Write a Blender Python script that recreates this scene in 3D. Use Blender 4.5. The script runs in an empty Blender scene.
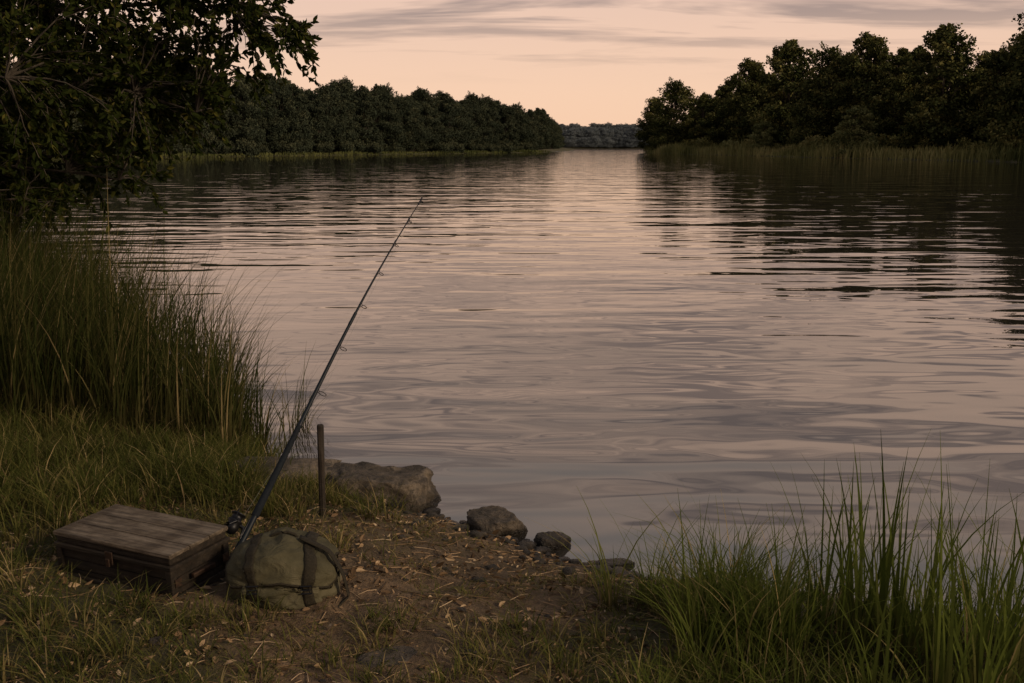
import bpy, bmesh, math, random
import numpy as np
from mathutils import Vector, Matrix, noise as mnoise
R=np.random.default_rng(7); random.seed(7)
scene=bpy.context.scene
scene.view_settings.view_transform='Standard'
try: scene.view_settings.look='None'
except: pass
scene.view_settings.exposure=0

# ---------------------------------------------------------------- helpers
def link(o,parent=None):
    scene.collection.objects.link(o)
    if parent: o.parent=parent
    return o
def np_mesh(name,V,F,mats,attrs=None,smooth=False,midx=None):
    V=np.asarray(V,dtype=np.float32); F=np.asarray(F,dtype=np.int32)
    m=bpy.data.meshes.new(name); k=F.shape[1]
    m.vertices.add(len(V)); m.vertices.foreach_set('co',V.ravel())
    m.loops.add(F.size); m.loops.foreach_set('vertex_index',F.ravel())
    m.polygons.add(len(F))
    m.polygons.foreach_set('loop_start',np.arange(0,F.size,k,dtype=np.int32))
    m.polygons.foreach_set('loop_total',np.full(len(F),k,dtype=np.int32))
    if midx is not None: m.polygons.foreach_set('material_index',np.asarray(midx,dtype=np.int32))
    m.polygons.foreach_set('use_smooth',np.full(len(F),smooth))
    for mt in mats: m.materials.append(mt)
    if attrs:
        for n,a in attrs.items():
            at=m.attributes.new(n,'FLOAT','POINT'); at.data.foreach_set('value',np.asarray(a,dtype=np.float32))
    m.update(calc_edges=True); m.validate()
    return m
def np_obj(name,*a,parent=None,**k):
    return link(bpy.data.objects.new(name,np_mesh(name,*a,**k)),parent)
def empty(name,loc=(0,0,0),rot=(0,0,0)):
    e=bpy.data.objects.new(name,None); e.location=loc; e.rotation_euler=rot; e.empty_display_size=.1
    return link(e)
def hsh(ix,iy,s):
    n=np.sin(ix*127.1+iy*311.7+s*74.7)*43758.5453
    return n-np.floor(n)
def vnoise(x,y,s=0):
    xi=np.floor(x); yi=np.floor(y); fx=x-xi; fy=y-yi
    fx=fx*fx*(3-2*fx); fy=fy*fy*(3-2*fy)
    a=hsh(xi,yi,s);b=hsh(xi+1,yi,s);c=hsh(xi,yi+1,s);d=hsh(xi+1,yi+1,s)
    return (a*(1-fx)+b*fx)*(1-fy)+(c*(1-fx)+d*fx)*fy
def fbm(x,y,s=0,o=4):
    v=0;a=.5;t=0
    for i in range(o):
        v=v+a*vnoise(x*2**i,y*2**i,s+i*13);t+=a;a*=.5
    return v/t
def sstep(a,b,x):
    t=np.clip((x-a)/(b-a),0,1); return t*t*(3-2*t)

# ---------------------------------------------------------------- materials
class MT:
    def __init__(s,name):
        s.m=bpy.data.materials.new(name); s.m.use_nodes=True
        s.t=s.m.node_tree; s.t.nodes.clear()
        s.out=s.n('ShaderNodeOutputMaterial')
    def n(s,t,**k):
        nd=s.t.nodes.new(t)
        for a,b in k.items(): setattr(nd,a,b)
        return nd
    def l(s,a,b): s.t.links.new(a,b)
    def coord(s,kind='Object',scale=(1,1,1)):
        tc=s.n('ShaderNodeTexCoord'); mp=s.n('ShaderNodeMapping'); mp.inputs['Scale'].default_value=scale
        s.l(tc.outputs[kind],mp.inputs['Vector']); return mp.outputs[0]
    def noise(s,vec,scale,detail=4,rough=.55,dist=0):
        n=s.n('ShaderNodeTexNoise'); n.inputs['Scale'].default_value=scale; n.inputs['Detail'].default_value=detail
        n.inputs['Roughness'].default_value=rough; n.inputs['Distortion'].default_value=dist
        s.l(vec,n.inputs['Vector']); return n.outputs['Fac']
    def ramp(s,fac,stops):
        r=s.n('ShaderNodeValToRGB'); e=r.color_ramp.elements
        while len(e)<len(stops): e.new(.5)
        for i,(p,c) in enumerate(stops):
            e[i].position=p; e[i].color=(c if len(c)==4 else (*c,1))
        s.l(fac,r.inputs[0]); return r.outputs[0]
    def math(s,op,a,b=None,c=None):
        m=s.n('ShaderNodeMath',operation=op)
        for i,v in enumerate((a,b,c)):
            if v is None: continue
            if isinstance(v,(int,float)): m.inputs[i].default_value=v
            else: s.l(v,m.inputs[i])
        return m.outputs[0]
    def mix(s,fac,a,b,bt='MIX'):
        m=s.n('ShaderNodeMix',data_type='RGBA',blend_type=bt)
        for i,v in ((0,fac),(6,a),(7,b)):
            if isinstance(v,(int,float)): m.inputs[i].default_value=v
            elif isinstance(v,tuple): m.inputs[i].default_value=(*v,1) if len(v)==3 else v
            else: s.l(v,m.inputs[i])
        return m.outputs[2]
    def attr(s,name): return s.n('ShaderNodeAttribute',attribute_name=name).outputs['Fac']
    def bump(s,h,dist,strength=1,normal=None):
        b=s.n('ShaderNodeBump'); b.inputs['Distance'].default_value=dist; b.inputs['Strength'].default_value=strength
        s.l(h,b.inputs['Height'])
        if normal: s.l(normal,b.inputs['Normal'])
        return b.outputs[0]
    def princ(s,col,rough=.8,normal=None,metal=0,spec=.3):
        p=s.n('ShaderNodeBsdfPrincipled')
        if isinstance(col,tuple): p.inputs['Base Color'].default_value=(*col,1)
        else: s.l(col,p.inputs['Base Color'])
        if isinstance(rough,(int,float)): p.inputs['Roughness'].default_value=rough
        else: s.l(rough,p.inputs['Roughness'])
        p.inputs['Metallic'].default_value=metal; p.inputs['Specular IOR Level'].default_value=spec
        if normal: s.l(normal,p.inputs['Normal'])
        s.l(p.outputs[0],s.out.inputs[0]); return s.m

def foliage_mat(name,stops,trans=.3,tstops=None,k=1):
    s=MT(name)
    stops=[(p,tuple(v*k for v in c)) for p,c in stops]
    c=s.ramp(s.attr('rnd'),stops)
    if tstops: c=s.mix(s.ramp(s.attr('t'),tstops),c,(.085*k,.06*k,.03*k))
    d=s.n('ShaderNodeBsdfDiffuse'); s.l(c,d.inputs[0])
    if trans<=0: s.l(d.outputs[0],s.out.inputs[0]); return s.m
    t=s.n('ShaderNodeBsdfTranslucent'); s.l(c,t.inputs[0])
    mx=s.n('ShaderNodeMixShader'); mx.inputs[0].default_value=trans
    s.l(d.outputs[0],mx.inputs[1]); s.l(t.outputs[0],mx.inputs[2]); s.l(mx.outputs[0],s.out.inputs[0])
    return s.m
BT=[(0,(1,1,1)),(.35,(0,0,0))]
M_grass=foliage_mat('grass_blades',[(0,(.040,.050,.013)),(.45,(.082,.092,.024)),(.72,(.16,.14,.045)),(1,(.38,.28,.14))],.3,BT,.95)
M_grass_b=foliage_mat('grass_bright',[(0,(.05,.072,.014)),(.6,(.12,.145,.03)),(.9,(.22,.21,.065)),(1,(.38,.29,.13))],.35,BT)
M_reed_shaded=foliage_mat('reed_blades_shaded',[(0,(.028,.040,.011)),(.5,(.062,.074,.022)),(.85,(.14,.125,.045)),(1,(.38,.29,.14))],.3,BT,.74)  # whole colour scaled down to paint in shade from the overhanging tree
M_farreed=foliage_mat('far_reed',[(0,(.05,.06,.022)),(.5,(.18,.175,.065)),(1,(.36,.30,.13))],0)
M_leaf=foliage_mat('near_leaves',[(0,(.018,.026,.007)),(.6,(.042,.054,.014)),(1,(.14,.125,.03))],.25,None,.85)
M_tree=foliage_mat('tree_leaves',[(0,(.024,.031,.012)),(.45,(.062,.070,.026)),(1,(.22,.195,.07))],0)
M_treeL_haze=foliage_mat('forest_leaves_hazed',[(0,(.030,.038,.026)),(.5,(.050,.059,.038)),(1,(.10,.10,.055))],0)  # leaf greens shifted towards blue-grey, a slight distance haze painted in
M_treeF_haze=foliage_mat('far_forest_leaves_hazed',[(0,(.15,.175,.19)),(1,(.20,.22,.23))],0)  # pale grey-blue is distance haze painted into the leaf colour
M_litter=foliage_mat('litter',[(0,(.06,.038,.022)),(.45,(.18,.115,.065)),(.8,(.36,.24,.14)),(1,(.52,.39,.25))],0)
s=MT('bark'); v=s.coord('Object',(6,6,1.2)); f=s.noise(v,3,4)
M_bark=s.princ(s.ramp(f,[(.3,(.025,.02,.015)),(.7,(.08,.065,.05))]),.9,s.bump(f,.03))

# ground
s=MT('ground'); v=s.coord('Object')
n1=s.noise(v,1.6,4); n2=s.noise(v,14,6,.65); n3=s.noise(v,70,4,.7)
dirt=s.mix(s.ramp(n2,[(.35,(0,0,0)),(.65,(1,1,1))]),(.09,.057,.031),(.27,.175,.10))
dirt=s.mix(s.ramp(n1,[(.4,(0,0,0)),(.62,(.7,.7,.7))]),dirt,(.11,.078,.041))
dirt=s.mix(s.ramp(n3,[(.55,(0,0,0)),(.72,(.55,.55,.55))]),dirt,(.38,.27,.17))
gr=s.mix(n2,(.048,.046,.018),(.11,.090,.036))
gmix=s.math('ADD',s.attr('grass'),s.math('MULTIPLY',s.math('SUBTRACT',n2,.5),1.2))
col=s.mix(s.ramp(gmix,[(.3,(0,0,0)),(.7,(1,1,1))]),dirt,gr)
wet=s.ramp(s.attr('wet'),[(0,(0,0,0)),(1,(1,1,1))])
col=s.mix(wet,col,s.mix(1.0,col,(.30,.29,.28),'MULTIPLY'))
rg=s.math('SUBTRACT',.95,s.math('MULTIPLY',s.attr('wet'),.6))
hh=s.math('ADD',s.math('MULTIPLY',n2,.7),s.math('MULTIPLY',n3,.5))
M_ground=s.princ(col,rg,s.bump(hh,.06),spec=.35)

# water
s=MT('water')
def wl(scale,sx,sy,d=3,dist=0,rot=0):
    tc=s.n('ShaderNodeTexCoord'); mp=s.n('ShaderNodeMapping'); mp.inputs['Scale'].default_value=(sx,sy,1); mp.inputs['Rotation'].default_value=(0,0,rot)
    s.l(tc.outputs['Object'],mp.inputs['Vector']); return s.noise(mp.outputs[0],scale,d,.45,dist)
a=s.math('MULTIPLY',wl(1,.20,.66,1,.4,.06),.044)
b=s.math('MULTIPLY',wl(1,.60,2.0,1,.3,-.10),.0150)
c=s.math('MULTIPLY',wl(1,1.3,2.6,1,.5,.35),.0070)
h=s.math('ADD',s.math('ADD',a,b),c)
bp=s.bump(h,1.0)
gl=s.n('ShaderNodeBsdfGlossy'); gl.inputs['Roughness'].default_value=.015; gl.inputs[0].default_value=(1,.98,.95,1); s.l(bp,gl.inputs['Normal'])
df=s.n('ShaderNodeBsdfDiffuse'); df.inputs[0].default_value=(.028,.025,.020,1)
fr=s.n('ShaderNodeFresnel'); fr.inputs[0].default_value=2.45; s.l(bp,fr.inputs['Normal'])
mx=s.n('ShaderNodeMixShader'); s.l(fr.outputs[0],mx.inputs[0]); s.l(df.outputs[0],mx.inputs[1]); s.l(gl.outputs[0],mx.inputs[2]); s.l(mx.outputs[0],s.out.inputs[0])
M_water=s.m

# rock
def rock_mat(name,dk=1):
    s=MT(name); v=s.coord('Object'); n1=s.noise(v,7,8,.65,.4); n2=s.noise(v,45,6,.7)
    c=s.ramp(n1,[(.3,(.035*dk,.029*dk,.023*dk)),(.5,(.14*dk,.11*dk,.082*dk)),(.7,(.34*dk,.265*dk,.19*dk))])
    c=s.mix(s.ramp(n2,[(.50,(0,0,0)),(.66,(.8,.8,.8))]),c,(.05*dk,.044*dk,.032*dk))
    g=s.n('ShaderNodeNewGeometry'); sp=s.n('ShaderNodeSeparateXYZ'); s.l(g.outputs['Position'],sp.inputs[0])
    w=s.math('ADD',sp.outputs[2],s.math('MULTIPLY',n1,.04))
    wet=s.ramp(w,[(.035,(1,1,1)),(.08,(0,0,0))])
    c=s.mix(wet,c,s.mix(1.0,c,(.25,.25,.25),'MULTIPLY'))
    h=s.math('ADD',n1,s.math('MULTIPLY',n2,.4))
    return s.princ(c,s.ramp(w,[(.035,(.25,.25,.25)),(.08,(.85,.85,.85))]),s.bump(h,.09),spec=.4)
M_rock=rock_mat('rock',.85); M_rockd=rock_mat('dark_rock',.5)

def wood_mat(name,c0,c1,c2,sc=(1.2,14,14),bd=.006):
    s=MT(name); v=s.coord('Object',sc); f=s.noise(v,3,8,.65,.6); v2=s.coord('Object'); g=s.noise(v2,9,5,.6)
    fine=s.noise(s.coord('Object',(3,60,60)),3,4,.6)
    c=s.ramp(f,[(.3,c0),(.52,c1),(.72,c2)])
    c=s.mix(s.ramp(g,[(.42,(0,0,0)),(.62,(.85,.85,.85))]),c,s.mix(1.0,c,(.45,.41,.36),'MULTIPLY'))
    c=s.mix(s.ramp(fine,[(.58,(0,0,0)),(.66,(.7,.7,.7))]),c,(.02,.015,.01))
    return s.princ(c,.75,s.bump(s.math('ADD',f,s.math('MULTIPLY',fine,.5)),bd),spec=.3)
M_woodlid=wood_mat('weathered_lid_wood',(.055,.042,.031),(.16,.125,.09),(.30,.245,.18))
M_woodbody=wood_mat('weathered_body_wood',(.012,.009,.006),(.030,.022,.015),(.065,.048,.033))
M_stake=wood_mat('stake_wood',(.015,.011,.008),(.04,.03,.022),(.08,.06,.045),sc=(14,14,1.2))
s=MT('rusty_metal'); f=s.noise(s.coord('Object'),60,5); M_rust=s.princ(s.ramp(f,[(.35,(.035,.025,.02)),(.7,(.10,.06,.04))]),.55,s.bump(f,.002),metal=.6)
s=MT('rod_blank'); M_rod=s.princ((.006,.010,.016),.5,spec=.25)
s=MT('rod_grip'); f=s.noise(s.coord('Object'),90,3); M_grip=s.princ(s.ramp(f,[(.3,(.006,.009,.013)),(.7,(.014,.017,.022))]),.8,s.bump(f,.001),spec=.15)
s=MT('reel_metal'); M_reel=s.princ((.03,.03,.033),.4,metal=.8)
s=MT('guide_metal'); M_guide=s.princ((.04,.04,.045),.35,metal=.9)
s=MT('fishing_line'); M_line=s.princ((.2,.2,.19),.4)
s=MT('canvas'); v=s.coord('Object'); n1=s.noise(v,8,6,.6); wv=s.noise(s.coord('Object',(420,420,420)),1,2)
fold=s.noise(s.coord('Object',(1,1,1.6)),11,3,.5,1.2)
c=s.ramp(n1,[(.3,(.050,.045,.026)),(.55,(.094,.083,.048)),(.75,(.15,.130,.08))])
c=s.mix(s.ramp(wv,[(.3,(.25,.25,.25)),(.7,(0,0,0))]),c,(.03,.028,.018))
M_canvas=s.princ(c,.92,s.bump(wv,.001,1,s.bump(fold,.022)),spec=.15)
s=MT('webbing'); f=s.noise(s.coord('Object'),150,3); M_web=s.princ(s.ramp(f,[(.3,(.016,.013,.008)),(.7,(.036,.029,.018))]),.8,s.bump(f,.002),spec=.2)

# ---------------------------------------------------------------- lake outline & terrain
LAKE=np.array([(-1.68,6.15),(-2.3,7.0),(-3.3,8.2),(-5.6,11),(-10,15),(-25,24),(-60,50),(-95,100),(-80,145),(-60,160),(-38,205),(-12,260),(12,318),(22,380),(38,600),(45,900),(135,900),
 (95,600),(60,380),(40,300),(36,278),(39,250),(43,215),(49,170),(54,140),(60,113),(68,85),(78,55),(62,22),(20,8.5),(8,4.5),(4,3.45),(2.6,3.55),(1.7,3.75),(1.1,3.95),(.75,4.02),(.4,4.17),(.13,4.40),(-.12,4.62),(-.42,4.84),(-.75,5.05),(-1.1,5.3),(-1.4,5.7)])
def sdist(x,y):
    x=np.asarray(x,float); y=np.asarray(y,float)
    d=np.full(x.shape,1e9); ins=np.zeros(x.shape,bool)
    n=len(LAKE)
    for i in range(n):
        ax,ay=LAKE[i]; bx,by=LAKE[(i+1)%n]
        ex,ey=bx-ax,by-ay; t=np.clip(((x-ax)*ex+(y-ay)*ey)/(ex*ex+ey*ey),0,1)
        d=np.minimum(d,(x-ax-t*ex)**2+(y-ay-t*ey)**2)
        if ay!=by:
            cr=((ay>y)!=(by>y))&(x<(bx-ax)*(y-ay)/(by-ay)+ax); ins^=cr
    d=np.sqrt(d); return np.where(ins,-d,d)   # + = land
def gh(x,y,sd=None):
    x=np.asarray(x,float); y=np.asarray(y,float)
    if sd is None: sd=sdist(x,y)
    near=np.exp(-((x*x+(y-4)**2)/80))
    sd2=sd+near*(fbm(x*2.2,y*2.2,3)-.5)*.22
    land=.30*(1-np.exp(-np.maximum(sd2,0)/.95))+np.clip((sd2-6)*.05,0,6)
    wat=-.30*(1-np.exp(np.minimum(sd2,0)/.7))-np.clip(-sd2*.06,0,3)
    h=np.where(sd2>0,land,wat)
    k=sstep(-.1,.4,sd2)
    h=h+near*((fbm(x*1.7,y*1.7,9)-.5)*.08*k+(fbm(x*9,y*9,21,3)-.5)*.032)
    return h+.004
def grassmask(x,y):
    e=((x+.42)/.95)**2+((y-3.6)/1.2)**2
    e2=((x+.1)/.85)**2+((y-4.3)/.5)**2
    m=np.minimum(sstep(.25,1.30,e),sstep(.6,1.3,e2))
    m=m+(fbm(x*2.6,y*2.6,40)-.5)*1.3
    return np.clip(m,0,1)
def axis(lo,hi,st,far,g):
    a=[*np.arange(lo,hi+1e-6,st)]; d=st; 
    while a[-1]<far: d*=g; a.append(a[-1]+d)
    d=st; p=[a[0]]
    while p[-1]>-far: d*=g; p.append(p[-1]-d)
    return np.array(p[:0:-1]+a)
xs=axis(-3.6,2.8,.035,3500,1.07); ys=axis(1.8,7.2,.035,3500,1.07)
X,Y=np.meshgrid(xs,ys); SD=sdist(X,Y); Z=gh(X,Y,SD)
nx,ny=len(xs),len(ys)
idx=np.arange(nx*ny).reshape(ny,nx)
F=np.stack([idx[:-1,:-1],idx[:-1,1:],idx[1:,1:],idx[1:,:-1]],-1).reshape(-1,4)
gm=grassmask(X,Y); far=sstep(6,12,np.hypot(X,Y-4)); gm=np.maximum(gm,far)
wetv=1-sstep(.015,.075,Z)
np_obj('ground',np.stack([X.ravel(),Y.ravel(),Z.ravel()],1),F,[M_ground],attrs={'grass':gm.ravel(),'wet':wetv.ravel()},smooth=True)
W=3500
np_obj('water',[(-W,-W,0),(W,-W,0),(W,W,0),(-W,W,0)],[(0,1,2,3)],[M_water])

# ---------------------------------------------------------------- blades
class Bl:
    def __init__(s): s.V=[];s.F=[];s.r=[];s.t=[];s.n=0
    def add(s,base,h,w,az,lean,rnd,seg=4,curl=2.0,droop=0.25):
        N=len(base); 
        if N==0: return
        t=np.linspace(0,1,seg+1)
        d=np.stack([np.cos(az),np.sin(az)],1)
        sa=az+np.pi/2+R.normal(0,.5,N); sd=np.stack([np.cos(sa),np.sin(sa)],1)
        P=np.zeros((N,seg+1,2,3))
        for i,ti in enumerate(t):
            hor=(lean*h*ti**curl)[:,None]*d
            z=h*(ti-droop*lean*ti**3)
            ww=(w*(1-ti**1.6)*.5+.0004)*(1 if i else .7)
            for k,sg in enumerate((-1,1)):
                P[:,i,k,:2]=base[:,:2]+hor+sg*ww[:,None]*sd
                P[:,i,k,2]=base[:,2]+z
        nv=(seg+1)*2
        off=s.n+np.arange(N)*nv
        f=[]
        for i in range(seg):
            f.append(np.stack([off+2*i,off+2*i+1,off+2*i+3,off+2*i+2],1))
        s.V.append(P.reshape(-1,3)); s.F.append(np.concatenate(f)); s.r.append(np.repeat(rnd,nv))
        s.t.append(np.tile(np.repeat(t,2),N)); s.n+=N*nv
    def obj(s,name,mat):
        return np_obj(name,np.concatenate(s.V),np.concatenate(s.F),[mat],attrs={'rnd':np.concatenate(s.r),'t':np.concatenate(s.t)})
def onground(x,y,dz=-.01): return np.stack([x,y,gh(x,y)+dz],1)
def clumps(B,cx,cy,per,rad,h,w,lean=(.2,.9),rb=(0,1),hv=.35,seg=4,bias=None):
    n=len(cx)
    k=np.maximum(3,R.poisson(per,n)); I=np.repeat(np.arange(n),k); N=len(I)
    a=R.uniform(0,2*np.pi,N); r=np.sqrt(R.uniform(0,1,N))*np.broadcast_to(rad,(n,))[I]
    x=cx[I]+np.cos(a)*r; y=cy[I]+np.sin(a)*r
    hh=np.broadcast_to(h,(n,))[I]*np.clip(R.normal(1,hv,N),.3,1.8)
    az=a+R.normal(0,.6,N)
    if bias is not None: az=np.where(R.random(N)<.3,bias+R.normal(0,.5,N),az)
    cr=R.uniform(rb[0],rb[1],n)
    rr=np.clip(cr[I]*.6+.4*R.uniform(rb[0],rb[1],N)+(R.random(N)<.07)*.5,0,1)
    B.add(onground(x,y),hh,np.full(N,w)*R.uniform(.6,1.3,N),az,R.uniform(*lean,N),rr,seg)

# turf
def clear(x,y):
    return ~((np.abs((x+1.39)*.897-(y-3.55)*.443)<.33)&(np.abs((x+1.39)*.443+(y-3.55)*.897)<.17))&(np.hypot((x+.83)/.23,(y-3.42)/.17)>1)
B=Bl()
N=5600; x=R.uniform(-4.2,2.6,N); y=R.uniform(1.7,6.6,N); sd=sdist(x,y); g=grassmask(x,y)
k=(sd>.06)&(R.random(N)<g**1.2*.85+.07)&clear(x,y); x,y,g=x[k],y[k],g[k]
hh=.028+.065*g*fbm(x*2,y*2,77)*1.6
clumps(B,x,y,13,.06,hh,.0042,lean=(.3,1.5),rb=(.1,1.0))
N=1700; x=R.uniform(-1.7,.9,N); y=R.uniform(2.4,4.5,N); k=(sdist(x,y)>.22)&clear(x,y)&(fbm(x*3.3,y*3.3,61)>.45); x,y=x[k],y[k]
clumps(B,x,y,6,.05,np.full(len(x),.036),.0034,lean=(.6,2.0),rb=(.35,1.0))
B.obj('turf_grass',M_grass)

# mid-height grass on the left bank
B=Bl()
N=1500; x=R.uniform(-4.6,-1.25,N); y=R.uniform(3.7,6.6,N); sd=sdist(x,y)
k=(sd>.12)&(y>3.95+.25*R.random(N)+np.clip(-(x+2)*-.2,-.2,.3))&((x<-1.75)|(y>4.4)); x,y=x[k],y[k]
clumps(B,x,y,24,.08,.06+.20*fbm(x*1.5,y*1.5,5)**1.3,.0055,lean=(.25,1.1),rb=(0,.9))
N=150; x=R.uniform(-1.5,-.75,N); y=R.uniform(4.35,5.1,N); k=(sdist(x,y)>.22)&(fbm(x*3,y*3,8)>.5);x,y=x[k],y[k]
clumps(B,x,y,20,.05,.10,.004,rb=(.2,.9))
for cx,cy,n,r,h in ((-1.75,3.05,10,.2,.10),(-1.35,2.85,14,.22,.11),(-.95,2.95,9,.2,.07),(-2.0,3.5,12,.2,.14),(-1.0,3.13,6,.08,.09),(-.55,2.75,10,.2,.06),(-1.9,3.9,10,.15,.16),(-.2,2.75,12,.22,.07),(.15,2.95,14,.25,.08),(-.72,3.95,4,.07,.1),(-.62,4.5,4,.05,.12),(-.1,3.1,8,.15,.05),(-.45,3.15,5,.12,.05)):
    clumps(B,cx+R.normal(0,r,n),cy+R.normal(0,r*.6,n),22,.06,np.full(n,h),.0045,lean=(.3,1.2),rb=(.1,1))
B.obj('bank_grass',M_grass)

# tall reeds on left
B=Bl()
N=1400; x=R.uniform(-6.2,-1.5,N); y=R.uniform(4.8,11,N); sd=sdist(x,y)
k=(sd>-.22)&(sd<1.5)&(y>5.55)&(x<-1.6); x,y,sd=x[k],y[k],sd[k]
ht=np.interp(-x,[1.5,1.8,2.2,2.8,4,6],[.45,.60,.74,.88,1.05,1.1])*(.66+.66*fbm(x*1.8,y*1.8,6))
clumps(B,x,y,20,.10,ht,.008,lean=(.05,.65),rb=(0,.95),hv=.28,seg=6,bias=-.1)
N=34; x=R.uniform(-1.95,-1.35,N); y=6.35+R.uniform(-.35,.4,N)
clumps(B,x,y,5,.05,np.full(N,.42),.006,lean=(.1,.6),rb=(.3,1),seg=6,bias=0)
N=300; x=R.uniform(-4.5,-1.7,N); y=R.uniform(5.8,8.5,N); k=(sdist(x,y)>-.2)&(sdist(x,y)<1.3);x,y=x[k],y[k]
n=len(x); B.add(onground(x,y),np.interp(-x,[1.6,2.5,4],[.72,1.02,1.25])*R.uniform(.85,1.15,n),np.full(n,.006),R.uniform(-.6,.6,n),R.uniform(.1,.5,n),R.uniform(.5,1,n),7)
B.obj('tall_reeds',M_reed_shaded)

# lower right grasses
B=Bl()
N=62; cx=.76+R.normal(0,.14,N); cy=3.22+R.normal(0,.22,N)
clumps(B,cx,cy,24,.05,.20+.12*R.random(N),.006,lean=(.15,.9),rb=(.1,.95),seg=5)
N=80; cx=R.uniform(.15,1.2,N); cy=R.uniform(2.5,3.1,N); k=cx>.25+(cy-2.5)*.5; cx,cy=cx[k],cy[k]
clumps(B,cx,cy,22,.06,.07+.09*R.random(len(cx)),.005,lean=(.2,1.0),rb=(.1,.95),seg=4)
N=80; cx=R.uniform(1.0,2.7,N); cy=R.uniform(2.45,3.35,N)
clumps(B,cx,cy,15,.07,.18+.2*R.random(N),.007,lean=(.1,.8),rb=(0,.85),seg=5)
B.obj('shore_grass',M_grass_b)
B=Bl()
N=50; cx=R.uniform(1.0,2.3,N); cy=R.uniform(2.5,3.3,N); ht=np.interp(cx,[.9,1.1,1.3,1.7,2.3],[.42,.66,.62,.48,.45])*R.uniform(.7,1.1,N)
clumps(B,cx,cy,6,.05,ht,.011,lean=(.05,.45),rb=(0,.8),hv=.22,seg=7)
for px,py,h in ((1.17,2.98,.83),(1.22,3.0,.8),(1.02,2.95,.62),(1.3,2.9,.7),(1.12,3.1,.75),(1.2,2.93,.85)):
    n=3; B.add(onground(px+R.normal(0,.02,n),py+R.normal(0,.02,n)),np.full(n,h)*R.uniform(.85,1,n),np.full(n,.014),R.uniform(0,6.28,n),R.uniform(.03,.15,n),R.uniform(.1,.5,n),8)
B.obj('tall_shore_grass',M_grass_b)

# far reed belts
def along(pts,n):
    p=np.array(pts,float); L=np.hypot(*np.diff(p,axis=0).T); c=np.concatenate([[0],np.cumsum(L)]); u=R.uniform(0,c[-1],n)
    i=np.clip(np.searchsorted(c,u)-1,0,len(L)-1); f=((u-c[i])/L[i])[:,None]
    P=p[i]*(1-f)+p[i+1]*f; d=(p[i+1]-p[i])/L[i][:,None]; return P,np.stack([d[:,1],-d[:,0]],1)
B=Bl()
def belt(pts,n,wid,h,w,side=1,rk=1):
    P,nr=along(pts,n); o=R.uniform(-.6,wid,n)[:,None]*side
    q=P+nr*o; hs=h*(.15+1.6*fbm(q[:,0]*.15,q[:,1]*.15,4)**1.5)*R.uniform(.6,1.15,n)
    rr=np.clip(fbm(q[:,0]*.08,q[:,1]*.08,90)*1.4-.3+R.normal(0,.12,n),0,1)*rk
    B.add(onground(q[:,0],q[:,1]),hs,w*R.uniform(.6,1.4,n),R.uniform(0,6.28,n),R.uniform(.05,.4,n),rr,2)
RB=[(36,276),(39,250),(43,215),(49,170),(54,140),(60,113),(68,85),(78,55)]
LB=[(12,318),(-12,260),(-38,205),(-60,160),(-80,145),(-95,100)]
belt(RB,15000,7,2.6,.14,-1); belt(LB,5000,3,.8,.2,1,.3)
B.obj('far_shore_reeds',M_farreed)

# ---------------------------------------------------------------- trees
class Geo:
    def __init__(s): s.V=[];s.F=[];s.n=0;s.m=[];s.r=[]
    def tube(s,pts,rad,sides=6,mi=0):
        pts=np.array(pts,float); n=len(pts); rad=np.broadcast_to(rad,(n,))
        T=np.gradient(pts,axis=0); T/=np.linalg.norm(T,axis=1)[:,None]+1e-9
        up=np.array([0,0,1.]) if abs(T[0][2])<.8 else np.array([1.,0,0])
        A=np.cross(T,up); A/=np.linalg.norm(A,axis=1)[:,None]+1e-9; Bv=np.cross(T,A)
        an=np.arange(sides)*2*np.pi/sides
        P=pts[:,None]+rad[:,None,None]*(np.cos(an)[None,:,None]*A[:,None]+np.sin(an)[None,:,None]*Bv[:,None])
        i=np.arange(n-1)[:,None]*sides; j=np.arange(sides)[None]; j2=(j+1)%sides
        f=np.stack([i+j,i+j2,i+sides+j2,i+sides+j],-1).reshape(-1,4)+s.n
        s.V.append(P.reshape(-1,3)); s.F.append(f); s.m.append(np.full(len(f),mi)); s.r.append(np.zeros(n*sides)); s.n+=n*sides
    def quads(s,C,size,rnd,mi=1):
        N=len(C); a=R.normal(size=(N,3)); a/=np.linalg.norm(a,axis=1)[:,None]; b=np.cross(a,R.normal(size=(N,3))); b/=np.linalg.norm(b,axis=1)[:,None]
        sz=size*R.uniform(.6,1.4,N)[:,None]
        P=np.stack([C-a*sz,C-b*sz*.6,C+a*sz,C+b*sz*.6],1)
        s.V.append(P.reshape(-1,3)); s.F.append(np.arange(N*4).reshape(N,4)+s.n); s.m.append(np.full(N,mi)); s.r.append(np.repeat(rnd,4)); s.n+=4*N
    def leaves(s,C,D,L,rnd,mi=1):
        N=len(C); D=D/np.linalg.norm(D,axis=1)[:,None]; S=np.cross(D,R.normal(size=(N,3))); S/=np.linalg.norm(S,axis=1)[:,None]; Nn=np.cross(D,S)
        L=L[:,None]; w=L*.23; f=L*.06
        P=np.stack([C,C+D*L*.3+S*w+Nn*f,C+D*L*.65+S*w*.85+Nn*f,C+D*L-Nn*f,C+D*L*.65-S*w*.85+Nn*f,C+D*L*.3-S*w+Nn*f],1)
        o=(np.arange(N)*6+s.n)[:,None]
        f1=o+np.array([0,1,2,3]); f2=o+np.array([0,3,4,5])
        s.V.append(P.reshape(-1,3)); s.F.append(np.concatenate([f1,f2])); s.m.append(np.full(2*N,mi)); s.r.append(np.repeat(rnd,6)); s.n+=6*N
    def mesh(s,name,mats,smooth=False):
        return np_mesh(name,np.concatenate(s.V),np.concatenate(s.F),mats,attrs={'rnd':np.concatenate(s.r)},midx=np.concatenate(s.m),smooth=smooth)
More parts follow.
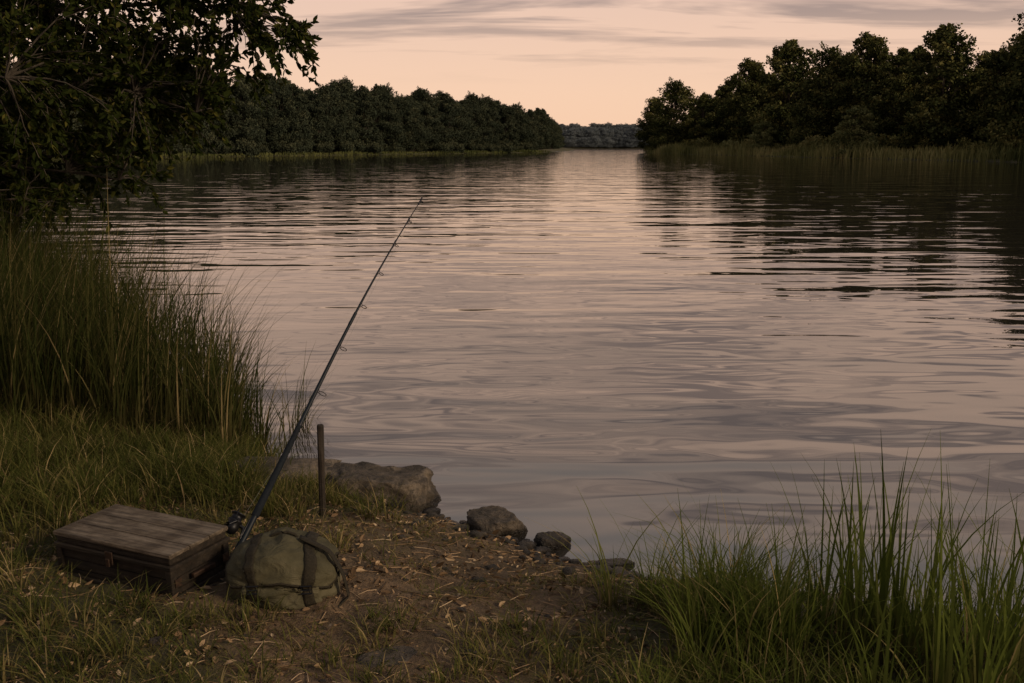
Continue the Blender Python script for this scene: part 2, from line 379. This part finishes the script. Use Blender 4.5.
def tree_mesh(name,H,Rc,mats,nl=26,per=480,leaf=.30,low=.12,top=1.0):
    G=Geo()
    bend=R.normal(0,.5,2); tp=np.array([(bend[0]*t*t,bend[1]*t*t,t*H*.8) for t in np.linspace(0,1,7)])
    G.tube(np.vstack([[0,0,-.5],tp]),np.concatenate([[H*.026],np.linspace(H*.022,H*.004,7)]),8)
    for i in range(nl):
        u=(i+.5)/nl; z=H*(low+(.90-low)*u)+R.normal(0,.35)
        prof=Rc*(math.sin(math.pi*min(1,(u*.80+.16))**(.85*top))**.60)
        a=i*2.4+R.uniform(-.6,.6); rr=prof*R.uniform(.25,1.0)*(1 if i<nl-2 else .3)
        c=np.array([bend[0]*u+math.cos(a)*rr,bend[1]*u+math.sin(a)*rr,z]); lr=Rc*R.uniform(.17,.38)*(1.1-.36*u)
        b=tp[min(6,int(6*min(1,max(.15,u*.9))))]; mid=(b+c)/2+np.array([0,0,-.3])
        G.tube([b,mid,c],[H*.007,H*.004,H*.0015],5)
        n=int(per*(lr/(.3*Rc))**2)+40; d=R.normal(size=(n,3)); d/=np.linalg.norm(d,axis=1)[:,None]
        sh=1+.55*np.array([mnoise.noise(Vector(q*2.2)+Vector((i*7.1,0,0))) for q in d])
        rad=lr*sh*R.uniform(.35,1.15,n)**.7
        C=c+d*rad[:,None]*np.array([1.15,1.15,.85])
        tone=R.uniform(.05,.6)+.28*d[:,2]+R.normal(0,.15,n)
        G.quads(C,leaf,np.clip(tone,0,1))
        for q in range(3):
            dd=R.normal(size=3); dd[2]=abs(dd[2])*.8; dd/=np.linalg.norm(dd); cc=c+dd*lr*R.uniform(.95,1.35)
            m=n//10; G.quads(cc+R.normal(0,lr*.16,(m,3)),leaf*.75,np.clip(R.normal(.45,.2,m),0,1))
    return G.mesh(name,mats)
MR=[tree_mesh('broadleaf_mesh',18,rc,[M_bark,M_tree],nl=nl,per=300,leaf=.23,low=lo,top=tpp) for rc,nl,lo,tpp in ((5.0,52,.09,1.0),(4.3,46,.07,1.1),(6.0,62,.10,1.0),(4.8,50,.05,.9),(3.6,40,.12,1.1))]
def mat_copy(m,mat):
    c=m.copy(); c.materials[1]=mat; return c
ML=[mat_copy(m,M_treeL_haze) for m in MR]; MF=[mat_copy(m,M_treeF_haze) for m in MR[:3]]
def put(name,me,x,y,s,parent=None,sx=1):
    o=bpy.data.objects.new(name,me); o.location=(x,y,float(gh(np.array([x]),np.array([y]))[0])-.2)
    o.rotation_euler=(0,0,random.uniform(0,6.28)); o.scale=(s*sx,s*sx,s); return link(o,parent)
M_willow=foliage_mat('willow_leaves',[(0,(.07,.08,.035)),(.45,(.14,.15,.06)),(1,(.30,.28,.12))],0)
MW=mat_copy(MR[3],M_willow)
for i,(x,y,h,mi,sx) in enumerate([(39.5,284,16,0,1.1),(43,272,19.5,2,1.1),(49,262,16,4,1.1),(51,244,18.0,1,1.15),(52.5,226,21.5,0,1.05),(56,207,24,3,1.15),(58.5,190,20,2,1.0),(63,182,22,0,1.05),(62,165,18,1,1.05),
    (64,152,20.5,3,1.1),(66.5,140,15.5,4,1.1),(69,133,21,2,1.0),(68.5,122,22,0,1.0),(71,112,22,1,1.2),(76,104,21,2,1.1),(80,92,19,3,1)]):
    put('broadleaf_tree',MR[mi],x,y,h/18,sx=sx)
put('willow_tree',MW,53.5,158,8.5/18,sx=1.5); put('willow_tree',MW,48.5,196,7/18,sx=1.4)
F1=empty('distant_forest')
def row(pts,n,off,h,meshes,parent,side=-1,sx=1.0):
    p=np.array(pts,float); L=np.hypot(*np.diff(p,axis=0).T); c=np.concatenate([[0],np.cumsum(L)])
    for u in np.linspace(0,c[-1],n):
        u=min(max(u+random.uniform(-2,2),0),c[-1]-.01); i=int(np.clip(np.searchsorted(c,u)-1,0,len(L)-1)); f=(u-c[i])/L[i]
        q=p[i]*(1-f)+p[i+1]*f; d=(p[i+1]-p[i])/L[i]; nr=np.array([d[1],-d[0]])*side; o=off+random.uniform(-1.5,1.5)
        q=q+nr*o; put('tree',random.choice(meshes),q[0],q[1],h/18*random.uniform(.88,1.12),parent,sx)
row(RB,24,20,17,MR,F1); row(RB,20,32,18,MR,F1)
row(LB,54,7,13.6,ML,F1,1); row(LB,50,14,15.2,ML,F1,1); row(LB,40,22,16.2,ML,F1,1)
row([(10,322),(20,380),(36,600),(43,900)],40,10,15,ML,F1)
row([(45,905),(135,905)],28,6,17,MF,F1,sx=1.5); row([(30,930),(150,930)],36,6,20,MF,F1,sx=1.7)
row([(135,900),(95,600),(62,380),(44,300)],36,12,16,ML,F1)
def bush_mesh(name,mat):
    G=Geo()
    for i in range(9):
        a=i*2.4; c=np.array([math.cos(a)*1.4*R.random(),math.sin(a)*1.4*R.random(),.7+1.0*R.random()]); lr=R.uniform(.6,1.1)
        G.tube([(0,0,-.3),c*.5,c],[.06,.04,.02],5)
        n=330; d=R.normal(size=(n,3)); d/=np.linalg.norm(d,axis=1)[:,None]
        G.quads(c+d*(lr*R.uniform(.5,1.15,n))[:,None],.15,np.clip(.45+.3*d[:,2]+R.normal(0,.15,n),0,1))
    return G.mesh(name,[M_bark,mat])
MB=[bush_mesh('bush_a',M_tree),bush_mesh('bush_b',M_farreed),bush_mesh('bush_c',M_willow)]; MBL=[mat_copy(MB[0],M_treeL_haze)]
U=empty('bank_undergrowth')
def brow(pts,n,off,sc,side=-1,MM=MB):
    P,nr=along(pts,n)
    for q,v in zip(P,nr):
        q=q+v*side*(off+random.uniform(-3,3)); put('bush',random.choice(MM),q[0],q[1],sc*random.uniform(.6,1.3),U)
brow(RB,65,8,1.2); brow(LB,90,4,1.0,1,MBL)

# ---------------------------------------------------------------- near overhanging tree at left
G=Geo()
T0=np.array([-6.3,8.7,.2])
trunk=np.array([T0,T0+(.1,0,1.2),T0+(.35,-.1,2.4),T0+(.5,-.1,3.6),T0+(.4,0,5.0),T0+(.3,.1,6.3)])
G.tube(trunk,[.24,.19,.17,.14,.10,.05],10)
limbs=[]
def limb(p0,p1,r,sag=.15):
    p0=np.array(p0);p1=np.array(p1); t=np.linspace(0,1,9)[:,None]
    w=np.cumsum(R.normal(0,.035,(9,3)),0)*t*(1-t)*4
    P=p0*(1-t)+p1*t+w+np.array([0,0,1])*(sag*np.sin(np.pi*t)); G.tube(P,np.linspace(r,r*.22,9),6); limbs.append(P); return P
tp=lambda z: np.array([np.interp(z,trunk[:,2],trunk[:,i]) for i in range(3)])
for z,e,r in ((2.6,(-1.65,7.9,2.78),.035),(3.1,(-2.1,8.3,3.55),.04),(2.0,(-2.35,7.6,2.1),.03),(1.6,(-3.0,7.7,1.6),.03),(1.5,(-3.6,7.3,1.35),.03),(2.3,(-3.4,6.9,2.3),.03),
    (3.6,(-3.2,7.2,3.6),.05),(3.9,(-2.4,8.9,4.4),.05),(4.4,(-4.0,7.5,4.9),.045),(2.1,(-4.6,7.0,1.35),.03),(2.9,(-2.3,8.8,2.5),.03),(3.4,(-4.5,10.6,3.2),.05),(4.0,(-8.5,9.5,4.6),.05),(3.0,(-8.8,8,3.4),.05),(5.0,(-6,7.4,6.2),.04),(5.2,(-5,9.6,6.4),.04),(2.3,(-8.3,9.8,2.4),.04)):
    limb(tp(z),e,r)
AL=np.concatenate([l[2:] for l in limbs])
poly=np.array([(-1.50,2.55),(-1.80,2.98),(-2.0,3.7),(-3.4,4.6),(-5.8,4.8),(-6.0,1.35),(-4.4,1.15),(-3.75,1.15),(-3.3,1.3),(-2.95,1.5),(-3.0,1.8),(-2.55,1.82),(-2.3,2.05),(-2.2,2.35),(-1.9,2.42)])
def inpoly(x,z):
    r=False
    for i in range(len(poly)):
        ax,az=poly[i];bx,bz=poly[(i+1)%len(poly)]
        if (az>z)!=(bz>z) and x<(bx-ax)*(z-az)/(bz-az)+ax: r=not r
    return r
ends=[]
while len(ends)<1050:
    x=random.uniform(-6.0,-1.4); z=random.uniform(1.15,4.8); y=random.uniform(6.9,9.3)
    if inpoly(x,z): ends.append((x,y if x<-2.6 else random.uniform(7.5,8.5),z))
for i in range(90): ends.append((random.uniform(-9.3,-6),random.uniform(7.5,10.5),random.uniform(2,6.6)))
for e in ends:
    e=np.array(e); d=np.linalg.norm(AL-e,axis=1)+.4*(AL[:,0]>e[0]); j=int(np.argmin(d)); s0=AL[j]
    L=np.linalg.norm(e-s0)
    if L<.25: s0=e-np.array([.3,0,-.05]); L=.3
    t=np.linspace(0,1,6)[:,None]; P=s0*(1-t)+e*t+np.array([0,0,1])*.10*np.sin(np.pi*t)*L+R.normal(0,.02,(6,3))*t
    G.tube(P,np.linspace(.008,.002,6),4)
    for q in range(3):
        t0=.35+.25*q; b=P[int(t0*5)]; dirn=(e-s0)/L+R.normal(0,.55,3); dirn/=np.linalg.norm(dirn); ln=R.uniform(.18,.42)
        ee=b+dirn*ln+np.array([0,0,-.08]); G.tube([b,(b+ee)/2+[0,0,.02],ee],[.004,.003,.0015],3)
        n=R.integers(20,32); tt=R.uniform(.1,1.05,n)[:,None]; C=b*(1-tt)+ee*tt
        D=dirn+R.normal(0,.75,(n,3))+np.array([0,0,-.25]); G.leaves(C,D,R.uniform(.04,.08,n),np.clip(R.normal(.4,.25,n),0,1))
me=G.mesh('overhanging_tree',[M_bark,M_leaf]); link(bpy.data.objects.new('overhanging_tree',me))

# ---------------------------------------------------------------- rocks
def rock_geo(sx,sy,sz,seed,sub=5,cuts=9,rough=.10):
    bm=bmesh.new(); bmesh.ops.create_icosphere(bm,subdivisions=sub,radius=1)
    rr=random.Random(seed); pl=[]
    for i in range(cuts):
        n=Vector((rr.gauss(0,1),rr.gauss(0,1),rr.gauss(0,.8))).normalized(); pl.append((n,rr.uniform(.62,.9)))
    pl.append((Vector((.05,-.05,1)).normalized(),.62))
    o=Vector((seed*3.1,0,0))
    for v in bm.verts:
        p=v.co.copy()
        for n,d in pl:
            k=p.dot(n)-d
            if k>0: p-=n*k*.9
        nn=mnoise.fractal(p*1.6+o,1,2,5)*rough+mnoise.fractal(p*6+o,1,2,4)*rough*.4
        p*=1+nn; v.co=Vector((p.x*sx,p.y*sy,p.z*sz))
    return bm
def rock(name,x,y,z,sx,sy,sz,seed,rz=0,mat=None,**k):
    bm=rock_geo(sx,sy,sz,seed,**k); m=bpy.data.meshes.new(name); bm.to_mesh(m); bm.free()
    for p in m.polygons: p.use_smooth=True
    m.materials.append(mat or M_rock); o=bpy.data.objects.new(name,m); o.location=(x,y,z); o.rotation_euler=(0,0,rz); return link(o)
rock('shore_rock',-.71,5.0,.06,.34,.22,.17,3,-.15,rough=.17)
rock('shore_rock',-1.28,5.08,.12,.44,.20,.12,11,.1)
rock('shore_rock',-.08,4.62,.02,.185,.12,.10,5,-.2,cuts=12,rough=.14)
rock('shore_rock',.19,4.44,.005,.09,.07,.07,8,.3,mat=M_rockd)
rock('shore_rock',.45,4.20,.0,.10,.05,.035,21,.1,mat=M_rockd)
rock('flat_stone',-.38,2.95,float(gh(np.array([-.38]),np.array([2.95]))[0])-.014,.13,.075,.03,31,.2,mat=M_rock)
V=[];Fc=[];n0=0
protos=[]
for i in range(6):
    bm=rock_geo(1,.8,.55,100+i,sub=2,cuts=7,rough=.15); bm.verts.ensure_lookup_table()
    protos.append((np.array([v.co[:] for v in bm.verts]),np.array([[v.index for v in f.verts] for f in bm.faces]))); bm.free()
cnt=0
while cnt<420:
    x=random.uniform(-1.1,1.2); y=random.uniform(3.8,5.3); sd=float(sdist(np.array([x]),np.array([y]))[0])
    if not(-.22<sd<.42) or random.random()>math.exp(-abs(sd-.05)*6): continue
    pv,pf=random.choice(protos); sc=min(.055,.007+random.expovariate(75)); a=random.uniform(0,6.28); ca,sa=math.cos(a),math.sin(a)
    q=pv*sc; q=np.stack([q[:,0]*ca-q[:,1]*sa,q[:,0]*sa+q[:,1]*ca,q[:,2]],1)+np.array([x,y,float(gh(np.array([x]),np.array([y]))[0])+sc*.15])
    V.append(q);Fc.append(pf+n0);n0+=len(q);cnt+=1
for i in range(160):
    x=random.uniform(-1.5,.8); y=random.uniform(2.6,4.3); pv,pf=random.choice(protos); sc=.004+random.expovariate(160)
    q=pv*sc+np.array([x,y,float(gh(np.array([x]),np.array([y]))[0])+sc*.1]); V.append(q);Fc.append(pf+n0);n0+=len(q)
np_obj('shore_pebbles',np.concatenate(V),np.concatenate(Fc),[M_rockd],smooth=True)
# leaf litter + twigs
G=Geo()
N=10500; x=R.uniform(-2.3,1.2,N); y=R.uniform(2.4,4.9,N); k=(sdist(x,y)>.03)&(fbm(x*4,y*4,55)>.40*R.random(N)+.2); x,y=x[k],y[k]; N=len(x)
C=np.stack([x,y,gh(x,y)+.004],1); D=np.stack([R.normal(size=N),R.normal(size=N),R.normal(0,.25,N)+.1],1)
G.leaves(C,D,.010+R.exponential(.011,N).clip(0,.035),R.random(N)**1.2,mi=0)
for i in range(1100):
    x=random.uniform(-2,1); y=random.uniform(2.5,4.7); a=random.uniform(0,6.28); L=random.uniform(.03,.16)
    p=np.array([(x+math.cos(a)*L*t,y+math.sin(a)*L*t+.01*math.sin(t*3)) for t in (0,.5,1)]); z=gh(p[:,0],p[:,1])+.005
    if sdist(p[:1,0],p[:1,1])[0]<.03: continue
    G.tube(np.column_stack([p,z]),[.0018,.0015,.0008],4); G.r[-1][:]=random.random()
link(bpy.data.objects.new('leaf_litter',G.mesh('leaf_litter',[M_litter])))

# ---------------------------------------------------------------- box
def bbox(name,cx,cy,cz,sx,sy,sz,mat,parent,bev=.004,rot=(0,0,0),seg=2,wob=0):
    bm=bmesh.new(); bmesh.ops.create_cube(bm,size=1)
    for v in bm.verts: v.co=Vector((v.co.x*sx,v.co.y*sy,v.co.z*sz))
    bmesh.ops.bevel(bm,geom=bm.edges[:],offset=bev,segments=seg,affect='EDGES',profile=.6)
    if wob:
        for v in bm.verts: v.co+=Vector((random.gauss(0,wob),random.gauss(0,wob),random.gauss(0,wob)))
    m=bpy.data.meshes.new(name); bm.to_mesh(m); bm.free(); m.materials.append(mat)
    o=bpy.data.objects.new(name,m); o.location=(cx,cy,cz); o.rotation_euler=rot; return link(o,parent)
gz=lambda x,y: float(gh(np.array([x]),np.array([y]))[0])
BX=empty('wooden_tackle_box',(-1.40,3.56,gz(-1.39,3.56)-.015),(0.02,-.02,math.radians(-26.5)))
Lx,Dy,Hz=.57,.28,.12
for i in range(3):
    z=.006+Hz*(i+.5)/3; hgt=Hz/3-.003
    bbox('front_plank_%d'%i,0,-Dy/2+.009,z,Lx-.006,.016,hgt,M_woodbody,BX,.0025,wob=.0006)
    bbox('back_plank_%d'%i,0,Dy/2-.009,z,Lx-.006,.016,hgt,M_woodbody,BX,.0025)
    bbox('side_plank_l%d'%i,-Lx/2+.010,0,z,.014,Dy-.040,hgt,M_woodbody,BX,.0025)
    bbox('side_plank_r%d'%i,Lx/2-.010,0,z,.014,Dy-.040,hgt,M_woodbody,BX,.0025,wob=.0005)
for sx in(-1,1):
    for sy in(-1,1): bbox('corner_post',sx*(Lx/2-.006),sy*(Dy/2-.006),Hz/2+.006,.028,.028,Hz+.004,M_woodbody,BX,.004)
bbox('bottom',0,0,.012,Lx-.04,Dy-.04,.012,M_woodbody,BX,.002)
bbox('base_trim',0,-Dy/2-.014,.016,Lx+.02,.012,.028,M_woodbody,BX,.003)
bbox('base_trim_side',Lx/2+.014,0,.016,.011,Dy-.01,.028,M_woodbody,BX,.003)
bbox('rim',0,0,Hz+.016,Lx+.026,Dy+.026,.016,M_woodbody,BX,.004)
bbox('lid_frame',0,0,Hz+.038,Lx+.006,Dy+.006,.026,M_woodbody,BX,.005)
for i in range(3):
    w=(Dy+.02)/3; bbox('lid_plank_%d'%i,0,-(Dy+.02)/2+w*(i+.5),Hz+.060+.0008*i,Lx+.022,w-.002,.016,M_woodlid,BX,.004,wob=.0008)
bbox('latch_plate',0,-Dy/2-.017,Hz+.012,.036,.005,.05,M_rust,BX,.002); bbox('latch_tongue',0,-Dy/2-.024,Hz-.004,.016,.006,.03,M_rust,BX,.002)
bbox('side_handle',Lx/2+.016,0,Hz*.62,.016,.11,.018,M_rust,BX,.004)
for sy in(-1,1): bbox('corner_bracket',Lx/2+.012,sy*(Dy/2-.02),.075,.004,.03,.03,M_rust,BX,.001)

# ---------------------------------------------------------------- canvas bag
BG=empty('canvas_bag',(-.835,3.42,gz(-.83,3.42)-.014),(0,0,.12))
ax,by,cz=.195,.15,.118; ctr=np.array([0,0,.092])
def bsurf(d,off=0,fl=1):
    d=d/np.linalg.norm(d,axis=-1,keepdims=True)
    n=3.0; r=(np.abs(d[...,0]/ax)**n+np.abs(d[...,1]/by)**n+np.abs(d[...,2]/cz)**n)**(-1/n)
    sh=d.shape[:-1]; dd=d.reshape(-1,3)
    ns=np.array([mnoise.fractal(Vector((q[0]*1.8+3,q[1]*1.8,q[2]*2.2)),1,2,2)*.014+.009*(1-abs(mnoise.noise(Vector((q[0]*2.4+q[2]*2,q[1]*2.4,q[2]*6+q[0]))))*2) for q in dd]).reshape(sh)
    P=ctr+d*(r+ns+off)[...,None]
    P[...,2]+= -.16*np.abs(P[...,0])*(P[...,2]>ctr[2]) + .05*P[...,0]*(P[...,2]>.02)*-1
    w=np.clip((.06-P[...,2])/.06,0,1); P[...,0]*=1+.06*w; P[...,1]*=1+.06*w
    P[...,2]=np.maximum(P[...,2],.0)
    return P
nu,nvv=140,80
u=np.linspace(0,2*np.pi,nu,endpoint=False); vv=np.linspace(-np.pi/2+.02,np.pi/2-.02,nvv)
UU,VV=np.meshgrid(u,vv); D=np.stack([np.cos(UU)*np.cos(VV)*ax,np.sin(UU)*np.cos(VV)*by,np.sin(VV)*cz],-1)
P=bsurf(D); ii=np.arange(nu*nvv).reshape(nvv,nu); jj=np.roll(ii,-1,1)
Fq=np.stack([ii[:-1],jj[:-1],jj[1:],ii[1:]],-1).reshape(-1,4)
np_obj('bag_body',P.reshape(-1,3),Fq,[M_canvas],smooth=True,parent=BG)
def patch(name,s0,s1,a0,a1,off,mat,thick=.003,ns=30,na=40,round_=0,dx=0):
    S,A=np.meshgrid(np.linspace(-1,1,ns),np.radians(np.linspace(a0,a1,na)))
    taper=1-round_*np.clip((np.abs(np.linspace(0,1,na))-.8)/.2,0,1)[:,None]**2
    s=(s0+s1)/2+(s1-s0)/2*S*taper
    D=np.stack([s*ax,np.cos(A)*by*np.sqrt(np.clip(1-s*s*.75,0.1,1)),np.sin(A)*cz*np.sqrt(np.clip(1-s*s*.75,.1,1))],-1)
    D[...,1]*=-1
    P=bsurf(D,off)
    ii=np.arange(ns*na).reshape(na,ns); F=np.stack([ii[:-1,:-1],ii[:-1,1:],ii[1:,1:],ii[1:,:-1]],-1).reshape(-1,4)
    o=np_obj(name,P.reshape(-1,3),F,[mat],smooth=True,parent=BG)
    md=o.modifiers.new('t','SOLIDIFY'); md.thickness=thick; md.offset=0; return o,P
f,P=patch('top_flap',-.90,.88,150,10,.010,M_canvas,.005,round_=.12)
def piping(name,pts,r,mat):
    G=Geo(); G.tube(pts,r,6); me=np_mesh(name,np.concatenate(G.V),np.concatenate(G.F),[mat],smooth=True); return link(bpy.data.objects.new(name,me),BG)
edge=np.concatenate([P[:,0],P[-1,1:-1],P[::-1,-1]]); piping('flap_piping',edge,.005,M_web)
patch('front_pocket',-.6,.6,2,-42,.010,M_canvas,.012,round_=.1)
for s in(-.42,.42):
    patch('strap',s-.075,s+.075,140,-26,.017,M_web,.004,ns=5)
    b=bsurf(np.array([[s*ax,-by,.12*cz]]),.024)[0]
    G=Geo(); sq=[(-.019,-.014),(.019,-.014),(.019,.014),(-.019,.014),(-.019,-.014)]
    G.tube([(b[0]+p[0],b[1]-.002,b[2]+p[1]) for p in sq],.0026,6); G.tube([(b[0]-.017,b[1]-.003,b[2]),(b[0]+.017,b[1]-.003,b[2])],.0016,5)
    link(bpy.data.objects.new('buckle',np_mesh('buckle',np.concatenate(G.V),np.concatenate(G.F),[M_guide])),BG)
t=np.linspace(0,1,30)
cx=np.interp(t,[0,.25,.5,.75,1],[.06,.17,.215,.235,.19]); cy=np.interp(t,[0,.25,.5,.75,1],[-.02,-.06,-.09,-.10,-.17]); cz_=np.interp(t,[0,.2,.45,.7,1],[.224,.190,.12,.03,.012])
V=[]
for i in range(30):
    V+= [(cx[i],cy[i]-.014,cz_[i]),(cx[i]+.004,cy[i]+.014,cz_[i]+.003)]
Fs=[(2*i,2*i+1,2*i+3,2*i+2) for i in range(29)]
o=np_obj('shoulder_strap',V,Fs,[M_web],smooth=True,parent=BG); md=o.modifiers.new('t','SOLIDIFY'); md.thickness=.003
a=np.linspace(0,np.pi,16); hp=[(-.05*math.cos(q),.02,.205+.026*math.sin(q)) for q in a]; piping('grab_handle',hp,.006,M_web)

# ---------------------------------------------------------------- fishing rod
RD=empty('fishing_rod')
def gobj(G,name,mat,parent,smooth=True): return link(bpy.data.objects.new(name,np_mesh(name,np.concatenate(G.V),np.concatenate(G.F),[mat],smooth=smooth)),parent)
p0=np.array([-1.12,3.70,gz(-1.10,3.70)-.02]); p1=np.array([-.455,5.0,1.585])
ax_=p1-p0; L=np.linalg.norm(ax_); ax_/=L
def rp(t):
    t=np.asarray(t,float)[...,None]; P=p0+(p1-p0)*t
    return P+np.array([-.055,0,.03])*(np.sin(np.pi*t**1.5))*.4
def rseg(name,t0,t1,r0,r1,mat,n=24,sides=12):
    G=Geo(); t=np.linspace(t0,t1,n); G.tube(rp(t),np.linspace(r0,r1,n),sides); return gobj(G,name,mat,RD)
rseg('butt_cap',0,.02,.017,.017,M_grip,4); rseg('rear_grip',.018,.052,.0155,.0145,M_grip); rseg('reel_seat',.05,.115,.0125,.0125,M_rod)
rseg('fore_grip',.112,.33,.0165,.0115,M_grip); rseg('blank_lower',.325,.62,.0098,.0068,M_rod); rseg('blank_upper',.615,1.0,.0058,.0020,M_rod)
rseg('ferrule',.60,.635,.0080,.0075,M_rod,4); rseg('winding_check',.328,.336,.012,.0105,M_guide,3)
tt=[.42,.54,.66,.76,.85,.93,.999]; rr=[.018,.015,.012,.010,.008,.006,.004]; under=np.cross(ax_,np.array([1.,0,0])); under/=np.linalg.norm(under)
if under[1]<0: under=-under
rgt=np.cross(ax_,under)
under=under*.6+rgt*(.8 if rgt[0]>0 else -.8); under/=np.linalg.norm(under); rgt=np.cross(ax_,under)
lp=[]
for t_,r_ in zip(tt,rr):
    c=rp(t_); g=c+under*(r_*1.5+.004); G=Geo(); an=np.linspace(0,2*np.pi,17); G.tube([g+r_*(np.cos(q)*under+np.sin(q)*rgt) for q in an],.0017,6)
    G.tube([c-ax_*.022,g-under*r_*.9],.0013,5); G.tube([c+ax_*.018,g-under*r_*.9],.0012,5); G.tube([c-ax_*.026,c+ax_*.022],[.0078 if t_<.6 else .0059-.0024*t_*.8]*2,8)
    gobj(G,'line_guide',M_guide,RD); lp.append(g)
rc=rp(.08); rd=np.array([-.75,-.35,.15]); rd-=ax_*rd.dot(ax_); rd/=np.linalg.norm(rd); sd_=np.cross(ax_,rd)
G=Geo(); G.tube([rc-ax_*.035+rd*.012,rc+rd*.02,rc+rd*.055],[.006,.009,.012],8); G.tube([rc-ax_*.045+rd*.012,rc+ax_*.045+rd*.012],[.005,.005],8)
bc=rc+rd*.062
prof=[(-.045,.010),(-.04,.022),(-.02,.028),(0,.026),(.005,.030),(.012,.031),(.014,.024),(.035,.022),(.037,.030),(.042,.030),(.046,.012)]
G.tube([bc+ax_*a_ for a_,_ in prof],[r for _,r in prof],18)
G.tube([bc,bc+sd_*.055],[.006,.005],8); G.tube([bc+sd_*.055,bc+sd_*.058+rd*.03-ax_*.035],[.004,.0035],8); G.tube([bc+sd_*.05+rd*.03-ax_*.035,bc+sd_*.085+rd*.03-ax_*.035],[.009,.008],10)
an=np.linspace(-1.4,1.4,12); G.tube([bc+ax_*(.01+.05*math.cos(q))+sd_*.036*math.sin(q)/1.0+rd*.01 for q in an],.0018,6)
gobj(G,'spinning_reel',M_reel,RD)
G=Geo(); G.tube([bc+ax_*.03+rd*-.02]+lp,.0005,4); gobj(G,'line',M_line,RD)

# wooden stake
G=Geo(); sx_,sy_=-.895,4.46; zb=gz(sx_,sy_)
G.tube([(sx_,sy_,zb-.15),(sx_,sy_,zb+.05),(sx_+.002,sy_,zb+.2),(sx_+.004,sy_+.002,zb+.435),(sx_+.004,sy_+.002,zb+.443),(sx_+.004,sy_+.002,zb+.444)],[.014,.016,.0155,.0165,.014,.0005],9)
gobj(G,'wooden_stake',M_stake,None,smooth=False)

# ---------------------------------------------------------------- world
w=bpy.data.worlds.new('World'); scene.world=w; w.use_nodes=True; t=w.node_tree; t.nodes.clear()
class WT(MT):
    def __init__(s): s.t=t; s.out=s.n('ShaderNodeOutputWorld')
s=WT()
SUN_EL,SUN_AZ=math.radians(24),math.radians(120)
tc=s.n('ShaderNodeTexCoord'); sp=s.n('ShaderNodeSeparateXYZ'); s.l(tc.outputs['Generated'],sp.inputs[0])
zz=s.math('MAXIMUM',sp.outputs[2],0.0)
grad=s.ramp(zz,[(0,(.90,.58,.395)),(.05,(.89,.59,.415)),(.13,(.80,.55,.425)),(.27,(.76,.55,.44)),(.42,(.46,.405,.385)),(1,(.25,.265,.31))])
azf=s.math('ADD',s.math('MULTIPLY',sp.outputs[1],.20),.82); grad=s.mix(1.0,grad,azf,'MULTIPLY')
den=s.math('ADD',zz,.10)
cb=s.n('ShaderNodeCombineXYZ'); s.l(s.math('DIVIDE',sp.outputs[0],den),cb.inputs[0]); s.l(s.math('DIVIDE',sp.outputs[1],den),cb.inputs[1])
mp=s.n('ShaderNodeMapping'); mp.inputs['Scale'].default_value=(.55,1.7,1); mp.inputs['Location'].default_value=(2.3,.7,0); s.l(cb.outputs[0],mp.inputs['Vector'])
cn=s.noise(mp.outputs[0],1.0,5,.6,.4)
cf=s.ramp(cn,[(.47,(0,0,0)),(.60,(1,1,1))])
cfz=s.math('MULTIPLY',cf,s.ramp(zz,[(.06,(0,0,0)),(.12,(.9,.9,.9)),(.3,(1,1,1))]))
col=s.mix(cfz,grad,s.mix(1.0,grad,(.44,.47,.54),'MULTIPLY'))
b1=s.n('ShaderNodeBackground'); s.l(col,b1.inputs[0]); b1.inputs[1].default_value=1.0
sky=s.n('ShaderNodeTexSky',sky_type='NISHITA'); sky.sun_disc=False; sky.sun_elevation=SUN_EL; sky.sun_rotation=SUN_AZ
b2=s.n('ShaderNodeBackground'); s.l(sky.outputs[0],b2.inputs[0]); b2.inputs[1].default_value=.005
ad=s.n('ShaderNodeAddShader'); s.l(b1.outputs[0],ad.inputs[0]); s.l(b2.outputs[0],ad.inputs[1]); s.l(ad.outputs[0],s.out.inputs[0])
sl=bpy.data.lights.new('sun','SUN'); sl.energy=2.2; sl.angle=math.radians(10); sl.color=(1,.78,.53)
so=bpy.data.objects.new('sun',sl); link(so)
dv=Vector((math.sin(SUN_AZ)*math.cos(SUN_EL),math.cos(SUN_AZ)*math.cos(SUN_EL),math.sin(SUN_EL)))
so.rotation_euler=dv.to_track_quat('Z','Y').to_euler(); so.location=dv*20

# ---------------------------------------------------------------- camera
cam=bpy.data.cameras.new('camera'); cam.lens=35; cam.sensor_width=36; cam.clip_end=6000; cam.clip_start=.05
co=bpy.data.objects.new('camera',cam); link(co); co.location=(0,0,1.85); co.rotation_euler=(math.radians(90-11.1),0,0)
scene.camera=co
